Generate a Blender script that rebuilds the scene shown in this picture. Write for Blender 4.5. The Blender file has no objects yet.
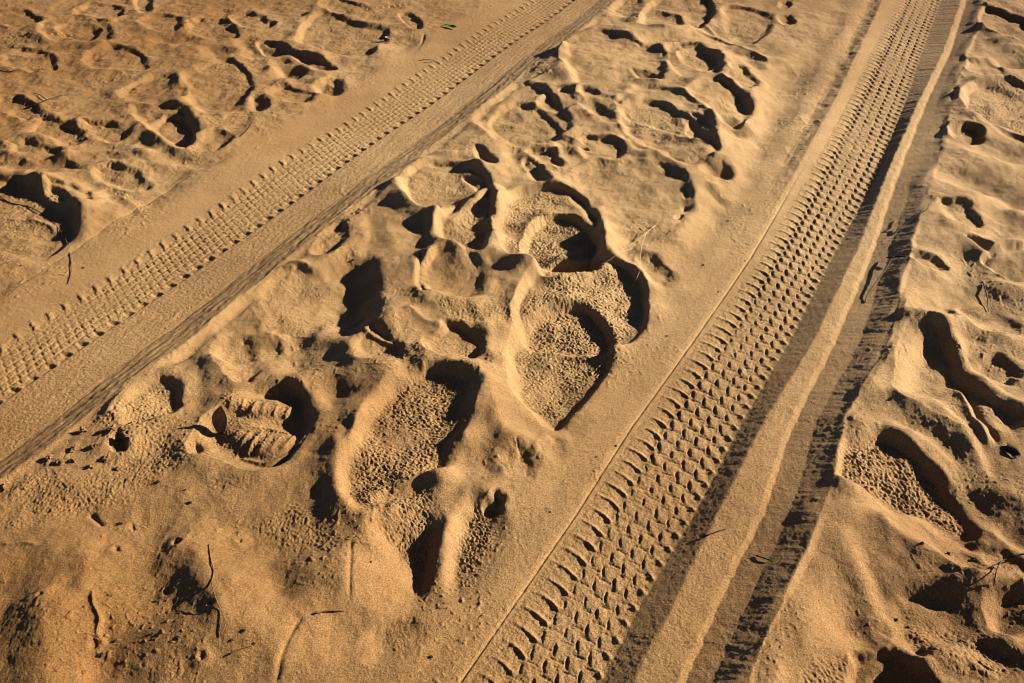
import bpy, math, random
import numpy as np

# ------------------------------------------------------------------ camera model
W, H = 1024, 683
LENS, SENSOR = 35.0, 36.0
F = LENS / SENSOR * W
CAMH = 1.45
PITCH = math.atan(725.0 / F)
SUN_AZ = math.radians(15)          # from +X towards +Y
SUN_EL = math.radians(23)
SUNXY = np.array([math.cos(SUN_AZ), math.sin(SUN_AZ)])
NU, NV = 1500, 1300


def G(px, py, z=0.0):
    """a spot in the photograph -> the spot on the ground (metres)"""
    px = np.asarray(px, float); py = np.asarray(py, float)
    u = (px - W / 2) / F; v = (py - H / 2) / F
    dn = math.sin(PITCH) + v * math.cos(PITCH)
    fw = math.cos(PITCH) - v * math.sin(PITCH)
    k = (CAMH - z) / dn
    return u * k, fw * k


def GP(pts, z=0.0):
    a = np.array(pts, float)
    x, y = G(a[:, 0], a[:, 1], z)
    return np.stack([x, y], 1)


# ------------------------------------------------------------------ noise
def _hash(ix, iy, seed):
    n = (ix.astype(np.int64) * 374761393 + iy.astype(np.int64) * 668265263 + seed * 1442695041) & 0xFFFFFFFF
    n = ((n ^ (n >> 13)) * 1274126177) & 0xFFFFFFFF
    n = (n ^ (n >> 16))
    n = (n * 2246822519) & 0xFFFFFFFF
    return n ^ (n >> 15)


def gn(x, y, seed=0):
    """gradient noise, about -1..1"""
    fx = np.floor(x); fy = np.floor(y)
    ix = fx.astype(np.int64); iy = fy.astype(np.int64)
    dx = x - fx; dy = y - fy
    sx = dx * dx * dx * (dx * (dx * 6 - 15) + 10); sy = dy * dy * dy * (dy * (dy * 6 - 15) + 10)

    def g(a, b):
        an = _hash(ix + a, iy + b, seed).astype(np.float64) * (2 * math.pi / 4294967296.0)
        return np.cos(an) * (dx - a) + np.sin(an) * (dy - b)
    n0 = g(0, 0) * (1 - sx) + g(1, 0) * sx
    n1 = g(0, 1) * (1 - sx) + g(1, 1) * sx
    return (n0 * (1 - sy) + n1 * sy) * 1.45


def fbm(x, y, seed=0, o=3):
    r = np.zeros_like(x); a = 1.0; f = 1.0
    for k in range(o):
        r += a * gn(x * f + 17.3 * k, y * f - 9.1 * k, seed + k); a *= 0.5; f *= 2.03
    return r


def sm(a, b, x):
    t = np.clip((x - a) / (b - a), 0, 1)
    return t * t * (3 - 2 * t)


# ------------------------------------------------------------------ curves
def smooth_closed(p, n=7):
    out = []
    m = len(p)
    for i in range(m):
        p0, p1, p2, p3 = p[i - 1], p[i], p[(i + 1) % m], p[(i + 2) % m]
        for t in np.arange(n) / n:
            out.append(0.5 * (2 * p1 + (p2 - p0) * t + (2 * p0 - 5 * p1 + 4 * p2 - p3) * t * t + (3 * p1 - p0 - 3 * p2 + p3) * t ** 3))
    return np.array(out)


def smooth_open(p, n=6):
    if len(p) < 3:
        return np.array(p, float)
    q = np.vstack([2 * p[0] - p[1], p, 2 * p[-1] - p[-2]])
    out = []
    for i in range(1, len(q) - 2):
        p0, p1, p2, p3 = q[i - 1], q[i], q[i + 1], q[i + 2]
        for t in np.arange(n) / n:
            out.append(0.5 * (2 * p1 + (p2 - p0) * t + (2 * p0 - 5 * p1 + 4 * p2 - p3) * t * t + (3 * p1 - p0 - 3 * p2 + p3) * t ** 3))
    out.append(p[-1])
    return np.array(out)


def seg_dist(x, y, p, closed):
    """distance, nearest-point offset, side sign and position along the line"""
    m = len(p)
    best = np.full(x.shape, 1e9); nx = np.zeros_like(x); ny = np.zeros_like(x)
    side = np.zeros_like(x); pos = np.zeros_like(x)
    L = 0.0
    for i in range(m if closed else m - 1):
        a = p[i]; b = p[(i + 1) % m]
        ex, ey = b - a
        l2 = ex * ex + ey * ey
        if l2 < 1e-14:
            continue
        wx = x - a[0]; wy = y - a[1]
        t = np.clip((wx * ex + wy * ey) / l2, 0, 1)
        ox = wx - t * ex; oy = wy - t * ey
        d = ox * ox + oy * oy
        k = d < best
        best[k] = d[k]; nx[k] = ox[k]; ny[k] = oy[k]
        side[k] = (ex * wy - ey * wx)[k]
        l = math.sqrt(l2)
        pos[k] = (L + t * l)[k]
        L += l
    return np.sqrt(best), nx, ny, np.sign(side), pos / max(L, 1e-9), L


def inside(x, y, p):
    c = np.zeros(x.shape, bool)
    m = len(p)
    for i in range(m):
        x1, y1 = p[i - 1]; x2, y2 = p[i]
        if y1 == y2:
            continue
        k = (y1 > y) != (y2 > y)
        c ^= k & (x < (x2 - x1) * (y - y1) / (y2 - y1) + x1)
    return c


# ------------------------------------------------------------------ the sheet of sand (one structured grid to the horizon)
def make_grid():
    A, B = 0.50, 0.545                       # half width of the fine zone grows with distance
    uf = np.linspace(-1, 1, NU)
    ex = 1 + 0.0045 * np.cumsum(1.28 ** np.arange(36))
    u = np.concatenate([-ex[::-1], uf, ex])
    y0, y1 = 0.78, 5.1
    yf = y0 * (y1 / y0) ** (np.arange(NV) / (NV - 1.0))
    yb = y0 - 0.006 * np.cumsum(1.32 ** np.arange(30))
    yt = y1 + 0.02 * np.cumsum(1.25 ** np.arange(36))
    y = np.concatenate([yb[::-1], yf, yt])
    UU, YY = np.meshgrid(u, y)
    XX = UU * (A + B * np.clip(YY, 0.3, 1e9))
    return XX, YY


XX, YY = make_grid()
SH = XX.shape
X = XX.ravel(); Y = YY.ravel()
N = X.size
near = np.hypot(X, Y - 2) < 12
fade = np.exp(-np.clip(np.hypot(X, Y - 2.2) - 3.2, 0, None) / 4.0)     # fine ripples die out far away
Z = np.zeros(N)
ID = np.zeros(N, np.int32)


# ------------------------------------------------------------------ tyre tracks
DV = np.array([606.0, math.hypot(725, F)]); DV /= np.linalg.norm(DV)      # both tracks run this way
PV = np.array([DV[1], -DV[0]])                                           # to the right of it
S_ = X * DV[0] + Y * DV[1]
T_ = X * PV[0] + Y * PV[1]


def line(pts, z):
    g = GP(pts, z)
    s = g @ DV; t = g @ PV
    o = np.argsort(s)
    s, t = s[o], t[o]
    # carried on straight past both ends
    return lambda q: np.interp(q, s, t)


TZ = -0.014
YS = [0, 53, 100, 171, 256, 342, 427, 513, 598, 683]
def col(xs, z=TZ):
    return line([(a, b) for a, b in zip(xs, YS)], z)


RL0 = col([886, 862, 840, 802, 752, 694, 632, 578, 519, 461])
RL1 = col([899, 871, 849, 812, 761, 700, 639, 584, 524, 470])
RL2 = col([909, 885, 863, 829, 781, 728, 667, 617, 566, 508])
RL3 = col([939, 919, 903, 876, 829, 785, 735, 690, 638, 594])
RL4 = col([961, 943, 920, 889, 855, 814, 762, 719, 676, 634], 0.006)
RL5 = col([964, 947, 924, 896, 867, 830, 786, 758, 713, 678], 0.006)
RL6 = col([985, 968, 952, 935, 908, 890, 845, 825, 784, 745], 0.012)

LT = line([(5, 347), (43, 320), (91, 290), (140, 258), (183, 230), (226, 202), (280, 165), (342, 127), (396, 89), (436, 63), (488, 29), (545, -8)], TZ)
LTRI = line([(11, 397), (49, 371), (96, 338), (146, 303), (192, 272), (245, 236), (292, 203), (343, 166), (392, 130), (436, 99), (481, 66), (537, 27), (571, 2)], TZ)
LS0 = line([(0, 464), (82, 400), (152, 343), (212, 297), (256, 263), (306, 225), (361, 184), (406, 151), (456, 112), (512, 68), (570, 24), (600, 0)], TZ)
LS1 = line([(0, 484), (60, 440), (100, 405), (148, 370), (183, 345), (240, 296), (263, 281), (293, 256), (356, 206), (396, 177), (468, 119), (512, 84), (562, 46), (612, 4)], 0.004)

def base0(x, y):
    return 0.014 * gn(x * 1.1, y * 1.1, 3) + 0.007 * gn(x * 2.7, y * 2.7, 5)


def base(x, y):
    s = x * DV[0] + y * DV[1]; t = x * PV[0] + y * PV[1]
    return base0(x, y) + (0.036 - .012 * sm(2.55, 3.3, s)) * sm(-0.05, 0.0, t - RL6(s)) * (1 - 0.5 * sm(0.0, 0.24, t - RL6(s))) + 0.010 * sm(0.0, 0.05, t - LS1(s)) * (1 - sm(-0.30, -0.10, t - RL0(s)))


Z += base(X, Y) + 0.35 * gn(X * 0.06, Y * 0.06, 40) * sm(6, 30, np.hypot(X, Y - 2.5))
LUMP = 0.0032 * fbm(X * 6.0, Y * 6.0, 11, 3) + 0.0013 * fbm(X * 24, Y * 24, 21, 2)
Z += LUMP * fade

REG = []          # footprints: (id, label, depth)


def crop(p, m):
    a = p.min(0) - m; b = p.max(0) + m
    return np.nonzero((X > a[0]) & (X < b[0]) & (Y > a[1]) & (Y < b[1]))[0]


def crumb(x, y, scale, seed, ang=0.0, st=1.0):
    """crumbled damp sand: small ridges and clods"""
    c, s = math.cos(ang), math.sin(ang)
    a = (x * c + y * s) / scale; b = (-x * s + y * c) / scale / st
    wx = 0.35 * gn(a * 0.6, b * 0.6, seed + 7); wy = 0.35 * gn(a * 0.6 + 5, b * 0.6, seed + 8)
    r1 = 1 - np.abs(gn(a + wx, b + wy, seed)) * 1.9
    r2 = gn(a * 1.9 + wx, b * 1.9 + wy, seed + 1)
    r3 = gn(a * 3.3 + 9, b * 3.0 + wy, seed + 2)
    return 0.42 * r1 + 0.50 * r2 + 0.42 * r3 - 0.12


DSC = 0.28


def stamp(pts, depth, rim=0.7, ws=1.2, wg=3.5, rough=0.3, sc=11, ang=0.5, label=None, wr=3.0, tilt=(0, 0), z=0.0, ell=None, wob=0.25, keep=0.85):
    """press a hollow into the sand; lengths in cm. ws / wg: width of the wall on the sun side / on the far side"""
    global Z
    if ell:
        cx, cy, rx, ry, rot = ell
        t = np.arange(14) * 2 * math.pi / 14
        c, s = math.cos(math.radians(rot)), math.sin(math.radians(rot))
        q = 1 + 0.30 * gn(np.cos(t) * 1.1 + cx, np.sin(t) * 1.1 + cy, 7)
        pts = np.stack([cx + q * (rx * np.cos(t) * c - ry * np.sin(t) * s), cy + q * (rx * np.cos(t) * s + ry * np.sin(t) * c)], 1)
    p = GP(pts, 0)
    z = float(np.median(base(p[:, 0], p[:, 1])))
    p = smooth_closed(GP(pts, z))
    seed = int(abs(p[0, 0] * 971 + p[0, 1] * 577) * 100) % 9973
    if ell is None:
        ws *= 2.7 if depth < 3.9 else 1.8
        depth *= DSC; rough *= 0.52; sc *= 0.75; wr *= 1.5; rim *= 1.1
    depth, rim, ws, wg, rough, wr = (v * 0.01 for v in (depth, rim, ws, wg, rough, wr))
    k = crop(p, 3 * wr + 0.01)
    if k.size == 0:
        return
    x = X[k]; y = Y[k]
    wb = 2.2 * wob * 0.01 * gn(x * 13, y * 13, seed + 30) + wob * 0.01 * gn(x * 30, y * 30, seed + 31) + 0.4 * wob * 0.01 * gn(x * 80, y * 80, seed + 33)
    d, ox, oy, sd, pos, L = seg_dist(x, y, p, True)
    ins = inside(x, y, p)
    n_sun = -(ox * SUNXY[0] + oy * SUNXY[1]) / np.maximum(d, 1e-6)
    sdist = np.where(ins, -d, d) + wb
    w = (wg + (ws - wg) * sm(-0.45, 0.5, n_sun)) * (1 + 0.55 * gn(x * 10, y * 10, seed + 41))
    S = sm(0, 1, np.clip((0.35 * w - sdist) / np.maximum(1.35 * w, 1e-4), 0, 1))
    cen = p.mean(0)
    lvl = float(np.median(base(np.array(p[:, 0]), np.array(p[:, 1]))))
    floor = lvl - depth + tilt[0] * (x - cen[0]) + tilt[1] * (y - cen[1])
    old = Z[k]
    floor = floor * (1 - keep) + (old - depth) * keep
    floor = floor + 0.0035 * gn(x * 13, y * 13, seed + 44) + 0.0012 * gn(x * 34, y * 34, seed + 45)
    if rough > 0:
        fl = crumb(x, y, sc * 0.001, seed, ang, 1.5)
        patch = sm(-0.55, 0.25, gn(x * 9, y * 9, seed + 55) + 0.25)
        floor = floor + rough * fl * sm(0.0, 0.045, -sdist) * patch
    rimf = rim * np.exp(-(np.maximum(sdist, 0) / wr) ** 2) * (1 + 1.1 * gn(x * 11, y * 11, seed + 3))
    Z[k] = (old + rimf) * (1 - S) + floor * S
    if label is not None:
        i = len(REG) + 1
        REG.append((label, depth))
        ID[k[sdist < 0]] = i


def ridge(pts, h, wl, wr, taper=0.18, pw=1.5, z=0.0, wob=0.12):
    """a crest (h > 0) or a groove (h < 0), cm; wl / wr = falloff to the left / right of the direction drawn"""
    p = GP(pts, 0)
    p = smooth_open(GP(pts, float(np.median(base(p[:, 0], p[:, 1])))))
    h, wl, wr = h * .01, wl * .01, wr * .01
    k = crop(p, 2.6 * max(wl, wr))
    if k.size == 0:
        return
    x = X[k]; y = Y[k]
    d, ox, oy, sd, pos, L = seg_dist(x, y, p, False)
    w = np.where(sd > 0, wl, wr) * (1 + wob * gn(x * 18, y * 18, 77))
    e = np.ones_like(d) if taper <= 0 else sm(0, taper, pos) * sm(0, taper, 1 - pos)
    Z[k] += h * np.exp(-(d / w) ** pw) * e


def rough(pts, a, sc=10, ang=0.4, soft=3.0, st=1.5, z=0.0):
    p = smooth_closed(GP(pts, z))
    k = crop(p, 0.01)
    if k.size == 0:
        return
    x = X[k]; y = Y[k]
    d = seg_dist(x, y, p, True)[0]
    m = np.where(inside(x, y, p), sm(0, soft * .01, d), 0)
    seed = int(abs(p[0, 0] * 971 + p[0, 1] * 577) * 100) % 9973
    Z[k] += a * .0045 * m * (crumb(x, y, sc * .0008, seed, ang, st) + .6 * gn(x * 160, y * 160, seed)) * sm(-0.3, 0.5, gn(x * 8, y * 8, seed + 5) + .2)


def E(cx, cy, rx, ry, rot=0):
    return (cx, cy, rx, ry, rot)


def hole(cx, cy, rx, ry, rot=0, d=2.5, ws=1.0, wg=2.0, rim=0.4, wr=2.0, r=0.1):
    stamp(None, d * (.5 if rx * ry > 90 else .36), rim, ws * 1.5, wg * 1.4, r, ell=E(cx, cy, rx, ry, rot), wr=wr * 1.5, wob=0.35)


def soft(cx, cy, rx, ry, rot=0, d=1.8, rim=0.3):
    """a blown-out shallow hollow with rounded sides"""
    stamp(None, d * .6, rim, 3.2, 4.2, 0.0, ell=E(cx, cy, rx, ry, rot), wr=3.0, wob=0.5, keep=.3)


def mound(cx, cy, rx, ry, h, rot=0, pw=2.0):
    """a rounded heap, size in spots of the photograph, height in cm"""
    global Z
    t = np.arange(12) * 2 * math.pi / 12
    c, s = math.cos(math.radians(rot)), math.sin(math.radians(rot))
    p = GP(np.stack([cx + rx * np.cos(t) * c - ry * np.sin(t) * s, cy + rx * np.cos(t) * s + ry * np.sin(t) * c], 1))
    ce = p.mean(0); q = p - ce
    C = np.linalg.inv(q.T @ q / len(p) * 2)
    k = crop(p, 2.0 * np.abs(q).max())
    d = np.stack([X[k] - ce[0], Y[k] - ce[1]], 1)
    r2 = np.einsum('ij,jk,ik->i', d, C, d)
    Z[k] += h * .01 * np.exp(-(r2 ** (pw / 2)))


def lumps(pts, a, sc, soft_=8.0, seed=0):
    p = smooth_closed(GP(pts)); k = crop(p, .01)
    x = X[k]; y = Y[k]
    m = np.where(inside(x, y, p), sm(0, soft_ * .01, seed_d(x, y, p)), 0)
    Z[k] += a * .01 * m * fbm(x / sc, y / sc, 300 + seed, 3)


def seed_d(x, y, p):
    return seg_dist(x, y, p, True)[0]


def trail(pts, n, r=0.35, dep=0.25, off=0.7, seed=1):
    """two rows of tiny dents left by a small animal"""
    p = smooth_open(GP(pts), 8)
    seg = np.r_[0, np.cumsum(np.hypot(*np.diff(p, axis=0).T))]
    rr = random.Random(seed)
    for i in range(n):
        q = seg[-1] * (i + .5) / n
        cx = np.interp(q, seg, p[:, 0]); cy = np.interp(q, seg, p[:, 1])
        cx2 = np.interp(min(q + .004, seg[-1]), seg, p[:, 0]); cy2 = np.interp(min(q + .004, seg[-1]), seg, p[:, 1])
        dx, dy = cx2 - cx, cy2 - cy
        l = math.hypot(dx, dy) or 1
        sg = 1 if i % 2 else -1
        cx += -dy / l * off * .01 * sg; cy += dx / l * off * .01 * sg
        R = r * .01 * rr.uniform(.8, 1.3)
        k = np.nonzero((np.abs(X - cx) < 3 * R) & (np.abs(Y - cy) < 3 * R))[0]
        d2 = ((X[k] - cx) ** 2 + (Y[k] - cy) ** 2) / R ** 2
        Z[k] += -dep * .01 * np.exp(-d2) + .4 * dep * .01 * np.exp(-((np.sqrt(d2) - 1.5) / .5) ** 2)


# ---- broad shapes first
lumps([(-120, -40), (250, -40), (330, 60), (280, 130), (180, 190), (90, 260), (-120, 330)], 0.25, .11, 8, 1)
lumps([(-120, -40), (420, -40), (420, 60), (180, 180), (90, 230), (-120, 300)], 0.16, .035, 8, 2)
lumps([(960, -30), (1200, -30), (1300, 720), (850, 720), (860, 520), (930, 330)], 0.3, .11, 5, 3)
lumps([(-60, 500), (150, 490), (340, 560), (350, 720), (-100, 720)], 0.25, .10, 8, 4)
lumps([(560, 30), (720, 0), (770, 80), (730, 180), (600, 170), (480, 150)], 0.15, .07, 6, 5)

lumps([(-150, -40), (1200, -40), (1200, 720), (-150, 720)], 0.4, .17, 1, 9)

def fold(pts, h, dark, lit, taper=.25):
    """a wind-rounded crest drawn downwards; its left flank is turned from the sun, its right flank faces it (cm)"""
    ridge(pts, h, lit, dark, taper, 1.7, wob=.3)


# ---- broad relief: each line is  slope away from the sun (minus: towards it), width, the line it follows
RELIEF = """
-.10 50 105,545 135,600
.14 60 10,600 20,690
.14 56 110,668 230,672
-.22 42 365,548 392,598
-.15 40 215,540 258,620
-.16 40 758,70 740,150 700,230
-.12 40 112,560 142,590
-.1 40 312,640 352,640
-.12 36 600,50 640,60
-.16 36 806,560 820,640
-.2 34 68,600 80,690
.18 42 322,420 318,470 326,540
.20 40 872,536 905,560 945,580 985,592
.40 40 990,505 1030,540
-.35 30 893,352 894,392
-.2 30 905,302 960,318 1030,340
.15 40 130,662 232,666
.20 38 312,340 330,372
-.35 28 840,498 886,520 935,545 990,580
.18 36 470,392 480,430 480,470
.24 36 990,606 1034,625
.30 36 985,262 1030,270
-.14 26 690,30 745,55
-.3 26 366,560 396,586
.15 34 400,640 410,690
.12 34 980,345 1030,372
-.12 25 290,302 312,322
-.3 24 500,330 502,385 520,430
-.2 24 60,188 100,203 130,208
-.2 24 800,582 811,632
.25 30 885,412 930,420 960,440 992,470
.15 30 5,600 15,672
-.22 22 930,182 980,190 1030,215
.62 24 369,268 370,300 368,322
-.12 20 390,46 412,56
-.1 20 362,347 402,377
-.15 20 132,390 152,402
-.15 20 250,562 266,602
.32 24 910,592 955,600
.22 24 980,285 1030,300
-.22 18 955,148 1030,165
.26 24 20,625 30,640 28,662
-.2 18 60,620 70,684
-.35 18 894,352 891,386
.2 22 445,268 475,282
-.15 16 397,232 410,250
-.2 16 440,347 460,362
-.2 16 905,302 950,311 1000,327 1026,337
.14 20 585,102 612,112
.18 20 985,175 1026,198
.22 20 322,425 320,455 330,490 332,520
.24 30 172,556 188,588 208,614
.40 13 178,566 192,592 212,618
.15 20 870,541 890,581
-.2 14 60,188 100,204 130,208
-.2 14 265,352 285,370
-.15 14 462,412 468,450 454,480
-.3 14 515,406 535,426 549,433
-.2 14 216,350 242,371
-.35 14 835,492 880,511 930,536 986,576
.22 18 985,4 1030,16
.22 18 960,48 1030,62
.25 18 472,402 486,440 490,460
.5 10 18,184 48,197 70,214 72,232
.12 16 84,222 120,232
-.15 12 270,286 300,275 340,263
-.2 12 520,462 540,481
-.15 12 952,225 982,239
.45 16 970,490 1002,501
.38 16 1000,600 1026,622
.2 14 310,350 335,372
.15 14 440,385 470,382
.2 14 392,640 398,666
.2 14 290,570 300,590 320,581
.4 14 990,258 1026,263
.2 14 976,341 1012,366
.3 14 890,403 925,413 955,436 985,471
.3 14 860,611 886,641
.5 14 870,665 912,671
-.25 10 140,148 165,160 185,165
-.25 10 605,4 618,17 640,27
-.25 10 754,100 752,130
-.2 10 470,115 495,140 512,166
-.25 10 385,602 405,613
-.15 10 416,640 421,672
-.2 10 549,446 562,441
-.2 10 201,545 223,590 233,622
-.3 10 846,535 863,570 881,605 906,635 951,666
.45 12 298,335 335,342 340,355
-.3 9 362,446 372,416 388,396
.4 12 565,420 580,430 572,446
-.2 9 206,431 217,441
.15 12 165,365 178,392
.25 12 262,660 275,682
.3 12 975,278 1000,289 1026,298
.25 12 870,522 900,546 935,566 975,586
.45 12 910,590 950,598
-.2 8 44,30 50,40
-.2 8 184,78 188,100 200,113
-.25 8 205,50 215,62
-.25 8 236,42 250,58
-.2 8 155,40 175,46
-.2 8 268,78 282,68
-.2 8 330,99 345,105
-.15 8 0,250 30,262
-.15 8 20,132 60,140
-.15 8 10,20 30,24
-.2 8 625,39 645,46 660,42
-.2 8 578,92 600,116 625,136 637,151
-.2 8 642,160 662,170
-.15 8 600,247 627,264 657,286
-.2 8 450,302 475,317
-.3 8 502,316 498,345 503,378 512,412 530,436
-.25 8 322,398 330,411
-.25 8 975,13 985,33 1026,50
-.2 8 965,67 1000,62
-.25 8 940,149 985,156 1012,166
-.25 8 925,186 960,183 1000,196 1026,217
-.2 8 930,213 960,211
-.3 8 1000,280 1026,285
-.2 8 900,265 945,274
-.35 8 905,391 935,401 966,430 992,470
-.3 8 1000,531 1026,551
-.25 8 962,555 1026,582
-.2 8 942,641 1002,671
.2 10 60,28 95,36
.1 10 180,186 230,182
.25 10 378,222 384,245
.3 10 353,428 353,450
.12 10 430,510 432,570
.15 10 440,622 445,642
.15 10 163,555 170,576
.25 10 205,670 212,682
.15 10 80,560 78,591
.3 10 985,172 1010,186
.25 10 935,198 952,203
.2 10 1005,215 1026,227
.3 10 920,328 940,345 945,361
.2 10 1010,381 1026,391
.35 10 960,530 995,546
.35 10 828,540 848,566 865,601
.35 10 930,655 956,676
.2 10 800,549 816,581
-.2 7 300,44 335,60
-.25 7 315,86 319,95
-.3 7 567,44 565,66 578,83
-.2 7 640,42 690,32 720,42 750,55
-.3 7 692,179 715,187 738,197
-.15 7 550,176 582,196 602,218 612,250
-.3 7 962,96 970,113 1000,131 1026,142
-.35 7 957,345 972,370 1002,395 1026,409
.3 9 612,30 622,38
.35 9 635,70 658,78
.35 9 733,124 742,134
.35 9 657,158 672,166
.45 9 262,388 290,392 305,405 302,430
.45 9 340,382 346,396
.45 9 490,500 500,513
.35 9 192,352 203,372 205,410
.3 9 955,48 990,45 1026,63
.25 9 930,240 942,248
.3 8 25,32 35,40 40,46
.4 8 136,2 150,10
.35 8 328,86 345,92
-.2 6 318,2 350,16 384,24
.3 8 625,20 638,22
.2 8 570,100 590,103 608,112
.35 8 745,96 748,110
.3 8 625,156 640,160
.4 8 705,165 725,172
.35 8 520,158 530,172 545,184
.4 8 640,258 655,268
.35 8 465,176 490,192
.15 8 360,190 385,178
-.35 6 402,180 408,198 425,212 442,217
-.35 6 437,225 445,246 465,258 488,267
.2 8 480,352 489,364
.2 8 257,300 257,342
.25 8 262,333 270,345
.22 8 468,382 478,390
.35 8 425,480 442,488
-.3 6 370,502 386,493
.35 8 422,580 426,592
.4 8 195,440 200,451
.3 8 225,433 250,447
.4 8 985,0 1024,15
-.3 6 965,76 1000,77 1026,87
.25 8 990,141 1026,152
.4 8 940,168 975,173
.4 8 945,340 960,366 985,389 1015,409
-.25 6 890,427 925,438 951,459
.2 8 786,600 793,641
.35 8 975,668 1012,679
.3 7 34,70 38,84
.4 7 176,10 192,10
.35 7 288,66 296,77
.3 7 258,100 268,108
.3 7 303,8 308,16
.25 7 755,60 762,68
.4 7 426,222 430,250 440,256
.25 7 924,224 935,230
.4 7 905,439 935,456 960,476
-.2 5 262,57 300,67 328,77
-.2 5 405,166 440,162
-.2 5 364,215 368,235 360,255
-.25 5 343,432 339,470 346,500 357,521
.2 6 50,50 85,48 95,52
.25 6 70,122 76,130
.3 6 130,130 136,140
.3 6 150,138 158,143
.35 6 0,140 8,158
.35 6 190,37 202,38
.35 6 220,35 232,38
.35 6 218,49 234,52
.3 6 199,21 207,23
.4 6 265,48 300,58 330,70
.2 6 300,75 322,77
.25 6 348,96 352,102
.2 6 20,118 50,124
.2 6 60,60 80,70
.3 6 556,76 570,78
.3 6 556,88 576,90
.3 6 700,47 714,58 720,74
.2 6 730,46 765,61
.2 6 708,192 725,202
.35 6 684,193 690,212
.3 6 478,148 492,164
.16 6 375,190 400,210 412,216
.4 6 419,262 423,290 430,300
.4 6 423,308 432,315
.25 6 470,312 484,332
.2 6 546,466 549,481
.4 6 985,85 1026,96
.35 5 0,69 10,72 18,70
.3 5 100,22 109,30 109,40
.25 5 68,86 72,91
.3 5 110,155 125,158
.3 5 135,153 145,158
.3 5 10,162 50,160 78,170
.3 5 241,135 252,119
.25 5 390,8 420,4 430,2
.2 5 115,195 140,215
.25 5 175,182 190,172
.25 5 559,48 561,64
.25 5 655,45 664,62 663,78
.4 5 476,334 486,340
.25 5 510,446 514,463
.25 4 0,60 40,58
.25 4 232,60 250,78 252,92
.2 4 338,3 350,12
.25 4 530,80 562,72
.3 4 618,130 645,153
.25 4 420,155 460,158 480,162
"""


def relief():
    """sand heaped and hollowed so that its flanks lean the given way: slopes summed along the sun's bearing"""
    c = 0.004
    us = np.arange(-2.6, 6.0, c); ws_ = np.arange(-2.9, 4.6, c)
    U, V = np.meshgrid(us, ws_, indexing='ij')
    gx = U * SUNXY[0] - V * SUNXY[1]; gy = U * SUNXY[1] + V * SUNXY[0]
    sl = np.zeros(U.shape)
    for ln in RELIEF.strip().splitlines():
        q = ln.split()
        v = float(q[0]); w = float(q[1])
        if w >= 20:
            v *= 1.45 if v < 0 else 1.12
        pts = np.array([[float(e) for e in s.split(',')] for s in q[2:]])
        g0 = GP(pts, 0)
        g = smooth_open(GP(pts, float(np.median(base(g0[:, 0], g0[:, 1])))), 4)
        dist = math.hypot(float(np.median(g[:, 1])), CAMH)
        hw = max(w * 0.5 / (F / dist) * 1.6, 0.012)
        uu = g @ SUNXY; vv = g @ np.array([-SUNXY[1], SUNXY[0]])
        a0, a1 = np.searchsorted(us, [uu.min() - 2.2 * hw, uu.max() + 2.2 * hw])
        b0, b1 = np.searchsorted(ws_, [vv.min() - 2.2 * hw, vv.max() + 2.2 * hw])
        if a1 <= a0 or b1 <= b0:
            continue
        sx = gx[a0:a1, b0:b1]; sy = gy[a0:a1, b0:b1]
        d = seg_dist(sx.ravel(), sy.ravel(), g, False)[0].reshape(sx.shape)
        d = d * (1 + .35 * gn(sx * 14, sy * 14, 411)) + .004 * gn(sx * 45, sy * 45, 412)
        m = np.exp(-np.abs(np.maximum(d, 0) / hw) ** 2.6)
        sl[a0:a1, b0:b1] = sl[a0:a1, b0:b1] * (1 - m) + v * m
    sl = np.clip(sl, -.62, .75)
    sl = np.where(sl > 0, sl * (.82 + .45 * sm(.33, .55, sl)), sl * 1.6)
    k = math.exp(-c / 0.26)
    hf = np.zeros_like(sl); hb = np.zeros_like(sl)
    acc = np.zeros(sl.shape[1])
    for n in range(sl.shape[0]):
        acc = acc * k + sl[n] * c; hf[n] = acc
    acc = np.zeros(sl.shape[1])
    for n in range(sl.shape[0] - 1, -1, -1):
        acc = acc * k - sl[n] * c; hb[n] = acc
    h = 0.5 * (hf + hb)
    for _ in range(2):                                   # loose sand slumps sideways a little
        h[:, 1:-1] = .25 * h[:, :-2] + .5 * h[:, 1:-1] + .25 * h[:, 2:]
        h[:, 2:-2] = .25 * h[:, :-4] + .5 * h[:, 2:-2] + .25 * h[:, 4:]
    qu = (X * SUNXY[0] + Y * SUNXY[1] - us[0]) / c; qv = (-X * SUNXY[1] + Y * SUNXY[0] - ws_[0]) / c
    ok = np.nonzero((qu > 1) & (qu < len(us) - 2) & (qv > 1) & (qv < len(ws_) - 2))[0]
    iu = qu[ok].astype(int); iv = qv[ok].astype(int); fu = qu[ok] - iu; fv = qv[ok] - iv
    s_ = X[ok] * DV[0] + Y[ok] * DV[1]; t_ = X[ok] * PV[0] + Y[ok] * PV[1]
    far = 1 - .75 * sm(-.06, -.01, t_ - RL6(s_)) * (1 - sm(0.0, .13, t_ - RL6(s_)))
    Z[ok] += far * (h[iu, iv] * (1 - fu) * (1 - fv) + h[iu + 1, iv] * fu * (1 - fv) + h[iu, iv + 1] * (1 - fu) * fv + h[iu + 1, iv + 1] * fu * fv)


relief()
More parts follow.
